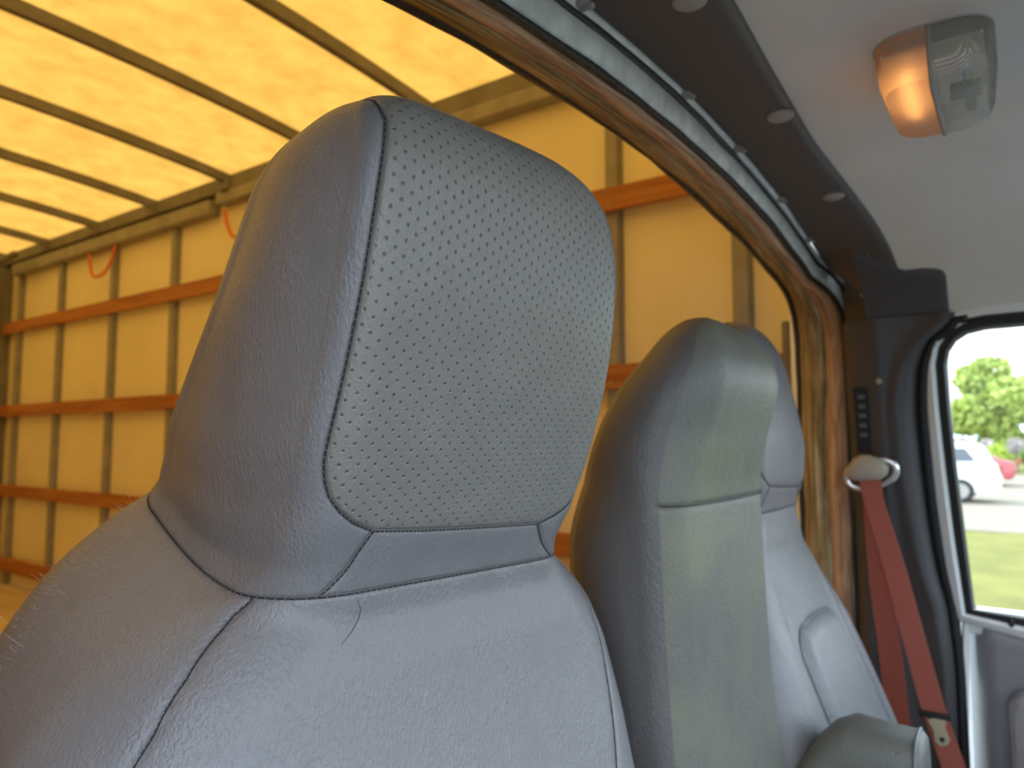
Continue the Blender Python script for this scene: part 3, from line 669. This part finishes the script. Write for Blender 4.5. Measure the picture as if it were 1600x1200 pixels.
# --- near passenger seat
VT = .229
def mkT(driver=False):
    t = dict(
        yF=T((.23, -.076), (.2, -.073), (.15, -.066), (.1, -.056), (.05, -.041), (0, -.022), (-.05, 0), (-.104, .026), (-.125, .031), (-.16, .026), (-.2, .018), (-.3, -.012), (-.4, -.048), (-.5, -.088), (-.75, -.19)),
        yB=T((.23, .105), (.2, .126), (.165, .146), (.14, .165), (.1, .196), (.03, .243), (-.04, .279), (-.11, .29), (-.2, .27), (-.4, .18), (-.75, .02)),
        wR=T((VT, 0), (.2285, .012), (.226, .028), (.219, .047), (.208, .068), (.188, .094), (.162, .113), (.134, .124), (.1, .131), (.05, .140), (0, .146), (-.05, .150), (-.085, .155), (-.104, .170), (-.12, .203), (-.14, .230), (-.16, .248), (-.2, .265), (-.25, .268), (-.3, .264), (-.5, .25), (-.75, .24)),
        wL=T((VT, 0), (.2287, .03), (.227, .075), (.222, .100), (.213, .116), (.195, .126), (.17, .130), (.134, .132), (.1, .133), (0, .134), (-.05, .129), (-.08, .129), (-.104, .138), (-.12, .165), (-.14, .197), (-.16, .223), (-.2, .257), (-.25, .275), (-.3, .282), (-.5, .265), (-.75, .25)),
        rf=T((.23, .028), (0, .028), (-.05, .032), (-.08, .042), (-.104, .056), (-.12, .080), (-.2, .10), (-.75, .10)),
        rb=T((.23, .05), (.1, .075), (0, .075), (-.1, .065), (-.2, .085), (-.4, .11), (-.75, .11)),
        crown=T((.23, .004), (.1, .006), (-.05, .003), (-.095, .002), (-.16, .010), (-.75, .012)),
        dome=T((.23, .002), (.17, .008), (.05, .013), (-.05, .011), (-.09, .004), (-.13, 0), (-.75, 0)), v1=.15, vt=VT, p=2.9, yr=.01)
    if driver:                                       # leaned further back
        t['yF'] = T((.23, .05), (.2, .047), (.15, .040), (.1, .032), (.05, .023), (0, .017), (-.05, .019), (-.104, .030), (-.16, .028), (-.2, .015), (-.3, -.020), (-.4, -.060), (-.5, -.10), (-.75, -.20))
        t['yB'] = T((.23, .15), (.165, .17), (.1, .19), (-.04, .235), (-.11, .25), (-.2, .24), (-.4, .14), (-.75, 0))
        t['wL'] = T((VT, 0), (.2285, .012), (.226, .028), (.215, .060), (.195, .085), (.165, .107), (.13, .120), (.1, .126), (.05, .134), (0, .138), (-.085, .139), (-.104, .143), (-.12, .160), (-.16, .200), (-.2, .228), (-.25, .242), (-.3, .246), (-.75, .24)); t['yr'] = .10
        t['wR'] = T((VT, 0), (.2285, .012), (.226, .028), (.215, .060), (.195, .085), (.165, .120), (.13, .138), (.1, .147), (.05, .157), (0, .162), (-.05, .163), (-.085, .163), (-.104, .167), (-.12, .182), (-.16, .212), (-.2, .234), (-.25, .254), (-.3, .268), (-.5, .275), (-.75, .26))
    return t
HB = -.104
panel_poly = [(-1, -.015), (-.985, -.025), (-.95, -.036), (-.88, -.046), (-.79, -.054), (-.66, -.0605), (-.3, -.064), (.3, -.068), (.66, -.0705), (.79, -.064), (.88, -.056), (.95, -.046), (.985, -.035), (1, -.02)]
uD = [(-1.1, HB), (-1.04, -.12), (-1.0, -.145), (-.98, -.17), (-.96, -.30), (-.95, -.74)]
uR = [(1.04, HB), (1.0, -.12), (.96, -.145), (.92, -.17), (.86, -.24), (.81, -.30), (.80, -.74)]
def classify_bucket(UC, VC):
    au = np.abs(UC); px = np.array([a for a, _ in panel_poly]); pz = np.array([b for _, b in panel_poly])
    pb = np.interp(UC, px, pz); inpanel = (au < np.interp(VC, [.19, .208, .219, .2255], [1, 1.05, 1.2, 1.5])) & ((au > 1) | (VC > pb))
    bl = np.interp(VC, [HB, -.08, -.0605], [-.90, -.80, -.66]); br = np.interp(VC, [HB, -.088, -.0705], [.90, .80, .66])
    head = VC > HB
    lab = np.zeros(UC.shape, int)
    lab[head & (UC < 0)] = 2; lab[head & (UC > 0)] = 3
    lab[head & (VC < pb) & (UC > bl) & (UC < br)] = 4
    lab[head & inpanel] = 1; lab[head & (au > 2.9)] = 5
    ul = np.interp(-VC, [-b for _, b in uD], [a for a, _ in uD]); ur = np.interp(-VC, [-b for _, b in uR], [a for a, _ in uR])
    low = ~head; lab[low] = 6; lab[low & (UC < ul)] = 7; lab[low & (UC > ur)] = 8; lab[low & (au > 2.9)] = 9
    return lab
def bucket_seams():
    full = [(-3.6+7.2*i/60, HB) for i in range(61)]
    return [[(-1.45, .2245), (-1.2, .219), (-1.05, .208), (-1, .19)]+panel_poly+[(1, .19), (1.05, .208), (1.2, .219), (1.45, .2245)], [(-.66, -.0605), (-.80, -.08), (-.90, HB)], [(.66, -.0705), (.80, -.088), (.90, HB)], full, uD, uR,
            [(-2.9, .21), (-2.9, -.74)], [(2.9, .21), (2.9, -.74)]]
def rows_bucket(d):
    n = lambda k: max(4, int(k*d))
    cap = .14+(VT-.14)*np.sin(np.linspace(0, PI/2, n(60)))
    return np.r_[np.linspace(-.75, -.30, n(30), endpoint=False), np.linspace(-.30, -.125, n(60), endpoint=False), np.linspace(-.125, -.03, n(80), endpoint=False), np.linspace(-.03, .14, n(95), endpoint=False), cap]
def bucket(name, label, loc, yaw_, dens, dz, group, perf=True, puff=None, extra_seams=None, vinyl='vinyl'):
    r = thing(name, (loc[0], loc[1], -1.05), label, 'seat', group); r.rotation_euler.z = yaw_
    mats = {1: ('headrest_panel', M['vinyl_perf'] if perf else M[vinyl], 'perforated headrest front' if perf else None), 2: ('headrest_side', M[vinyl], None), 3: ('headrest_side', M[vinyl], None), 4: ('headrest_band', M[vinyl], None),
            5: ('headrest_back', M[vinyl], None), 6: ('backrest_panel', M['vinyl_light'] if not perf else M[vinyl], None), 7: ('bolster', M[vinyl], None), 8: ('bolster', M[vinyl], None), 9: ('backrest_back', M[vinyl], None)}
    sm = bucket_seams()+(extra_seams or [])
    global near_shell
    tb, surf, nrm, off = shell_ = seat_shell(r, mkT(not perf), sm, classify_bucket, mats, rows_bucket(dens), dens, 1 if perf else None, puff=puff)
    if perf: near_shell = shell_
    for ch in r.children: ch.location.z += dz
    o = seam_tubes(r, tb, off, depth=.0016 if perf else .0006); o.location.z += dz
    cushion(r, .25, -.55, .0, M[vinyl])
    return r
near = bucket('passenger_seat', 'near grey vinyl seat with perforated headrest filling the foreground', (.4195, .34), -.141, 1.0, 0, 'grey vinyl cab seats')

# driver's seat: same seat, further away, with a lighter padded insert
def arch(hw, top, rad, bottom=-.74):
    """rounded-top outline of the padded insert in the backrest's own (u, v)"""
    o = [(-hw, bottom), (-hw, top-rad)]
    o += [(-hw+.30-.30*math.cos(a), top-rad+rad*math.sin(a)) for a in np.linspace(0, PI/2, 10)[1:]]
    o += [(x, top+.004*(1-(x/(hw-.3+1e-6))**2)) for x in np.linspace(-hw+.32, hw-.32, 12)]
    return o+[(-a, b) for a, b in o[:11][::-1]]
ins = arch(.66, -.278, .045); ins2 = [(-.64, -.47), (-.4, -.445), (0, -.43), (.4, -.445), (.64, -.47)]
def puff_driver(UU, VV, P):
    top = np.interp(UU, [a for a, _ in ins[1:-1]], [b for _, b in ins[1:-1]]); e = np.clip((top-VV)/.03, 0, 1)*np.clip((.66-np.abs(UU))/.16, 0, 1)
    low = np.clip((-.20-VV)/.12, 0, 1); au = np.abs(UU)
    bol = .022*low*np.exp(-((au-1.0)/.17)**2)*np.where(au > .7, 1, 0)*np.clip((au-.7)/.1, 0, 1)
    return .013*np.sin(e*PI/2)+bol
driver = bucket('driver_seat', "grey vinyl driver's seat behind the middle seat, beside the red belt", (1.300, .325), 0.0, .8, -.015, 'grey vinyl cab seats', perf=False, puff=puff_driver, extra_seams=[ins, ins2])
def arm_ring(Y, top, hh, hw):
    ca = [(math.copysign(abs(math.cos(a))**.65, math.cos(a)), math.copysign(abs(math.sin(a))**.65, math.sin(a))) for a in np.linspace(0, 2*PI, 28, endpoint=False)]
    return [(-.220+hw*c, Y-.325, 1.05+top-hh+hh*q) for c, q in ca]
arm_o = MB().loft([arm_ring(*a) for a in ((.290, -.47, .02, .030), (.283, -.455, .035, .040), (.270, -.435, .045, .046), (.250, -.403, .052, .048), (.228, -.380, .054, .048), (.204, -.368, .055, .048), (.163, -.372, .053, .048), (.134, -.373, .052, .048), (.126, -.375, .050, .046), (.121, -.380, .044, .041), (.119, -.395, .026, .028))]).build('armrest', M['vinyl_worn_glow'], None, smooth=True, z=0); arm_o.parent = driver
po = MB().tube(arm_ring(.129, -.3725, .0525, .0485), .0022, 6, closed=True).build('piping', M['vinyl_light'], None, smooth=True, z=0); po.parent = arm_o
# middle seat: plain slab back with one cross seam
VM = .148
TM = dict(
    yF=T((.15, .262), (.1, .262), (.077, .264), (0, .283), (-.07, .298), (-.11, .297), (-.26, .292), (-.43, .277), (-.75, .22)),
    yB=T((.15, .336), (.1, .356), (.061, .383), (.012, .409), (-.042, .432), (-.13, .456), (-.3, .445), (-.75, .375)),
    wR=T((VM, 0), (.1475, .02), (.144, .05), (.134, .090), (.116, .124), (.09, .148), (.06, .161), (.02, .167), (-.07, .168), (-.2, .168), (-.75, .165)),
    wL=T((VM, 0), (.1475, .02), (.144, .05), (.134, .082), (.116, .112), (.09, .133), (.06, .147), (.02, .155), (-.07, .162), (-.2, .160), (-.75, .155)),
    rf=T((.15, .07), (.0, .06), (-.07, .040), (-.75, .034)), rb=T((.15, .09), (-.75, .105)), crown=T((.15, .008), (-.75, .006)), dome=T((.15, .0), (-.75, .0)), v1=.05, vt=VM, p=2.0, yr=.315)
mid = thing('middle_seat', (.865, .0, -1.05), 'worn grey middle seat back, grass glow in its colour, with rounded top between the two outer seats', 'seat', 'grey vinyl cab seats')
def classify_mid(UC, VC):
    au = np.abs(UC); lab = np.full(UC.shape, 2); lab[VC < -.069] = 3; lab[(au >= 1.05) & (au < 2.5) & (UC < 0)] = 4; lab[(au >= 1.05) & (au < 2.5) & (UC > 0)] = 5; lab[au >= 2.5] = 6; return lab
rows_m = np.r_[np.linspace(-.75, -.1, 60, endpoint=False), np.linspace(-.1, -.04, 34, endpoint=False), np.linspace(-.04, .05, 30, endpoint=False), .05+(VM-.05)*np.sin(np.linspace(0, PI/2, 40))]
tb, _, _, off = seat_shell(mid, TM, [[(-1.05+2.1*i/20, -.069-.001*i/20) for i in range(21)]], classify_mid,
    {2: ('headrest_panel', M['vinyl_worn_glow'], None), 3: ('backrest_panel', M['vinyl_worn_glow'], None), 4: ('side_panel', M['vinyl_dark'], None), 5: ('side_panel', M['vinyl_dark'], None), 6: ('backrest_back', M['vinyl'], None)}, rows_m, .6, tilt=False, groove=.003)
seam_tubes(mid, tb, off)
cushion(mid, .165, -.25, .24, M['vinyl_worn_glow'])

# lint caught on the near seat's shoulder
lint = MB(); rl = random.Random(5)
sf = near_shell[1]
for i in range(290):
    k = rl.random(); v0 = -.108-.085*k+rl.uniform(-.006, .006); u0 = -rl.uniform(2.0, 3.2)
    p = sf(np.array([[u0]]), np.array([[v0]]))[0, 0]+np.array([0, 0, 0])
    d = Vector((-1, rl.uniform(-.1, .9), rl.uniform(.5, 1.4))).normalized(); l = rl.uniform(.002, .006)*(2.2 if rl.random() < .06 else 1)
    b = Vector((rl.uniform(-1, 1), rl.uniform(-1, 1), rl.uniform(-1, 1)))*l*.35
    lint.tube([Vector(p)-d*.001, Vector(p)+d*l*.5+b, Vector(p)+d*l+b*1.6], [.00012, .0001, .00006], 4)
M['lint'] = mat('pale_lint', (.55, .50, .44), .9)
me = bpy.data.meshes.new('lint'); me.from_pydata([(x, y, z+ZC-parent_origin(near)[2]) for x, y, z in lint.v], [], lint.f); me.materials.append(M['lint'])
lo = bpy.data.objects.new('lint', me); COL.objects.link(lo); lo.parent = near; lo['kind'] = 'stuff'
st = MB()
for U_, V_, q in near_shell[0][:6]:
    acc = 0.
    for a, b in zip(q[:-1], q[1:]):
        acc += float(np.linalg.norm(b-a))
        if acc > .0034:
            acc = 0.; r_ = .00042; n_ = np.array([a[0]*.9, a[1]-.12, 0]); n_ /= max(np.linalg.norm(n_), 1e-6); up = min(1., max(0., (a[2]-.17)/.045)); n_ = n_*(1-up)+np.array([0, 0, 1.6*up]); c = a-n_*.0010
            st.add([c+np.array(v)*r_ for v in ((1, 0, 0), (-1, 0, 0), (0, 1, 0), (0, -1, 0), (0, 0, 1.6), (0, 0, -1.6))], [(0, 2, 4), (2, 1, 4), (1, 3, 4), (3, 0, 4), (2, 0, 5), (1, 2, 5), (3, 1, 5), (0, 3, 5)])
M['stitch'] = mat('grey_stitch', (.26, .25, .25), .6)
me = bpy.data.meshes.new('stitching'); me.from_pydata([(x, y, z+ZC-parent_origin(near)[2]) for x, y, z in st.v], [], st.f); me.materials.append(M['stitch'])
so_ = bpy.data.objects.new('stitching', me); COL.objects.link(so_); so_.parent = near; so_['kind'] = 'stuff'
hp_ = sf(np.array([[-.74, -.70, -.67, -.66, -.68]]), np.array([[-.109, -.116, -.122, -.129, -.136]]))[0]
ca, sa = math.cos(-.141), math.sin(-.141); rt = near.location
hair = [(rt.x+ca*p[0]-sa*p[1], rt.y+sa*p[0]+ca*p[1]-.0003, p[2]) for p in hp_]
tag(MB().tube(hair, [.00012, .0002, .0002, .0002, .0001], 5).build('stray_hair', M['thread']), 'dark stray hair lying on the near seat back below its headrest', 'hair')
# ------------------------------------------------------------------ outside: cars, trees, shrubs
def car(name, label, x, y, rot, paint, scale=1.0, van=True):
    r = thing(name, (x, y, GZ+.01), label, 'car', 'parked cars outside the window'); r.rotation_euler.z = rot
    def put(mb, nm, m, par=r, **k):
        o = mb.build(nm, m, None, z=0, **k); o.parent = par; o.scale = (scale,)*3 if par is r else (1, 1, 1); return o
    if van: prof = [(-2.35, .35), (-2.42, .62), (-2.35, 1.0), (-2.2, 1.12), (-2.02, 1.55), (-1.8, 1.68), (.2, 1.70), (.65, 1.55), (1.35, 1.10), (2.15, .92), (2.38, .70), (2.40, .38), (2.2, .28), (-2.2, .28)]
    else: prof = [(-2.2, .35), (-2.28, .60), (-2.2, .92), (-1.75, 1.02), (-1.1, 1.38), (-.7, 1.45), (.1, 1.44), (.5, 1.33), (1.15, .98), (2.0, .84), (2.25, .62), (2.25, .36), (2.1, .26), (-2.1, .26)]
    def sec(yf, k): return [(a*(1-.02*k), yf-(.16*max(0, b-.95)*np.sign(yf)), b) for a, b in prof]
    put(MB().loft([sec(-.88, 1), sec(-.85, 0), sec(.85, 0), sec(.88, 1)]), 'body', paint, bevel=.05, smooth=True)
    gl = [(-1.95, 1.15), (-1.85, 1.52), (.15, 1.58), (.55, 1.48), (1.05, 1.15)] if van else [(-1.5, 1.03), (-1.0, 1.33), (.05, 1.37), (.42, 1.28), (.9, 1.03)]
    for sy in (-1, 1):
        for a, b in (((0, 1), (0, 1)), ):
            xs = [-1.85, -.75, -.65, .25, .32, .95] if van else [-1.35, -.6, -.5, .2, .27, .85]
            lo, hi = gl[0][1], gl[1][1]
            for q in range(3):
                x0, x1 = xs[2*q], xs[2*q+1]
                tl = x0+(.25 if q == 0 else 0); tr = x1-(.45 if q == 2 else 0)
                put(MB().loft([[(x0, sy*(.89-.16*max(0, lo-.95)), lo), (x1, sy*(.89-.16*max(0, lo-.95)), lo), (tr, sy*(.89-.16*(hi-.95)), hi), (tl, sy*(.89-.16*(hi-.95)), hi)], [(x0, sy*.75, lo), (x1, sy*.75, lo), (tr, sy*.70, hi), (tl, sy*.70, hi)]]), 'side_window', M['car_glass'])
    for sy in (-1, 1):
        for wx in (-1.45, 1.45) if van else (-1.35, 1.35):
            wl = put(MB().tube([(wx, sy*.70, .33), (wx, sy*.91, .33)], .33, 20), 'wheel', M['black'])
            put(MB().tube([(wx, sy*.90, .33), (wx, sy*.925, .33)], .21, 14), 'hubcap', M['steel'], par=wl)
        put(MB().box(2.30, 2.41, sy*.55-.15, sy*.55+.15, .68, .80) if True else MB(), 'headlight', M['chrome'], bevel=.03)
        put(MB().box(-2.43, -2.30, sy*.72-.10, sy*.72+.10, .80, 1.05), 'tail_light', M['belt'], bevel=.03)
    put(MB().box(2.38, 2.44, -.7, .7, .36, .48), 'bumper', paint, bevel=.03)
    return r
M['car_glass'] = mat('dark_car_glass', (.10, .11, .12), .1, coat=.5)
M['car_white'] = mat('white_car_paint', (.85, .85, .85), .25, coat=.6)
M['car_red'] = mat('red_car_paint', (.42, .07, .08), .3, coat=.6)
def along(d, ppx):                      # ground point at forward distance d seen past a given bearing (tangent of the angle)
    a = yaw+math.atan(ppx); return d*math.sin(a), d*math.cos(a)
car('minivan', 'white minivan parked on the lot just beyond the window edge', 24.8, 3.0, PI/2, M['car_white'])
car('sedan', 'red car parked behind the white minivan', 34.0, 2.62, PI/2, M['car_red'], van=False)
M['bark'] = mat('grey_brown_bark', (.16, .12, .08), .9, bump=(20, .03))
def leafmat(n, c): return mat(n, c, .7, spec=.25, var=(1.5, .25))
M['leaf_a'] = leafmat('bright_green_leaves', (.42, .52, .13)); M['leaf_b'] = leafmat('mid_green_leaves', (.24, .38, .10)); M['leaf_c'] = leafmat('pale_pink_blossom', (.56, .51, .49)); M['leaf_d'] = leafmat('yellow_green_leaves', (.40, .52, .08))
def leaves(blobs, n, size, seed):
    r = np.random.default_rng(seed); mb = MB(); vol = np.array([b[3]**2 for b in blobs]); vol = vol/vol.sum()
    for bi, k in enumerate(r.multinomial(n, vol)):
        bx, by, bz_, br = blobs[bi]
        d = r.normal(size=(k, 3)); d /= np.linalg.norm(d, axis=1)[:, None]; rad = br*(.55+.5*r.random(k)**.6)
        c = np.array([bx, by, bz_])+d*rad[:, None]*np.array([1, 1, .85])
        a = r.normal(size=(k, 3)); a /= np.linalg.norm(a, axis=1)[:, None]; b = np.cross(a, r.normal(size=(k, 3))); b /= np.linalg.norm(b, axis=1)[:, None]
        s = size*(.6+.8*r.random(k))[:, None]
        for i in range(k):
            p = c[i]; mb.add([p-a[i]*s[i], p+b[i]*s[i]*.5, p+a[i]*s[i], p-b[i]*s[i]*.5], [(0, 1, 2, 3)])
    return mb
def tree(x, y, h, rad, seed, leaf, label, n=5000, size=.28, nm='deciduous_tree'):
    r = random.Random(seed); t = thing(nm, (x, y, GZ), label, 'tree', 'trees beyond the parking lot')
    MB().tube([(x, y, GZ), (x+.1, y, GZ+h*.25), (x-.05, y+.1, GZ+h*.5), (x, y, GZ+h*.8)], [.22, .17, .12, .04], 8).build('trunk', M['bark'], t, smooth=True)
    bl = []
    for i in range(13):
        a = r.uniform(0, 6.28); q = r.uniform(.2, .75)*rad; zz = GZ+h*r.uniform(.22, .80)
        bl.append((x+q*math.cos(a), y+q*math.sin(a), zz, rad*r.uniform(.32, .5)))
        MB().tube([(x, y, GZ+h*.35), (x+q*.5*math.cos(a), y+q*.5*math.sin(a), (GZ+h*.35+zz)/2+.3), bl[-1][:3]], [.09, .06, .02], 6).build('branch', M['bark'], t, smooth=True)
    bl.append((x, y, GZ+h*.86, rad*.4))
    leaves(bl, n, size, seed).build('crown', M[leaf], t, fix=False)['kind'] = 'stuff'
def shrub(x, y, h, rad, seed, leaf, label, n=900, size=.22, nm='shrub'):
    t = thing(nm, (x, y, GZ), label, 'shrub', 'shrubs under the trees')
    MB().tube([(x, y, GZ), (x+.05, y, GZ+h*.6)], [.06, .02], 6).build('stem', M['bark'], t)
    bl = [(x, y, GZ+h*.55, rad*.75), (x, y+rad*.5, GZ+h*.42, rad*.6), (x, y-rad*.5, GZ+h*.42, rad*.6)]
    leaves(bl, n, size, seed).build('foliage', M[leaf], t, fix=False)['kind'] = 'stuff'
tree(53, 1.6, 7.0, 2.7, 3, 'leaf_a', 'broad bright green tree nearest the window edge, behind the cars', 9000, .22)
tree(54, -4.8, 6.2, 2.6, 4, 'leaf_b', 'second green tree beyond the right edge of the window', 5000)
tree(60, 9.0, 7.5, 2.8, 5, 'leaf_a', 'green tree hidden behind the door frame', 3000)
for i, (x, y, h, rd, lf, lb) in enumerate([(48, 3.0, 2.9, .42, 'leaf_c', 'pale blossoming shrub at the window edge above the minivan'), (48, 1.78, 2.8, .36, 'leaf_c', 'small pale blossoming shrub above the gap between the parked cars'),
                                           (48, .45, 2.8, .46, 'leaf_c', 'pale pink blossoming shrub above the red car'), (45.3, 2.9, 1.9, .62, 'leaf_d', 'low yellow-green shrub behind the minivan roof'),
                                           (45.3, 1.3, 1.9, .66, 'leaf_d', 'low yellow-green shrub just behind the red car'), (45.3, -.4, 2.0, .70, 'leaf_b', 'mid green shrub at the right window edge')]):
    shrub(x, y, h, rd, 20+i, lf, lb, 1100, .13)
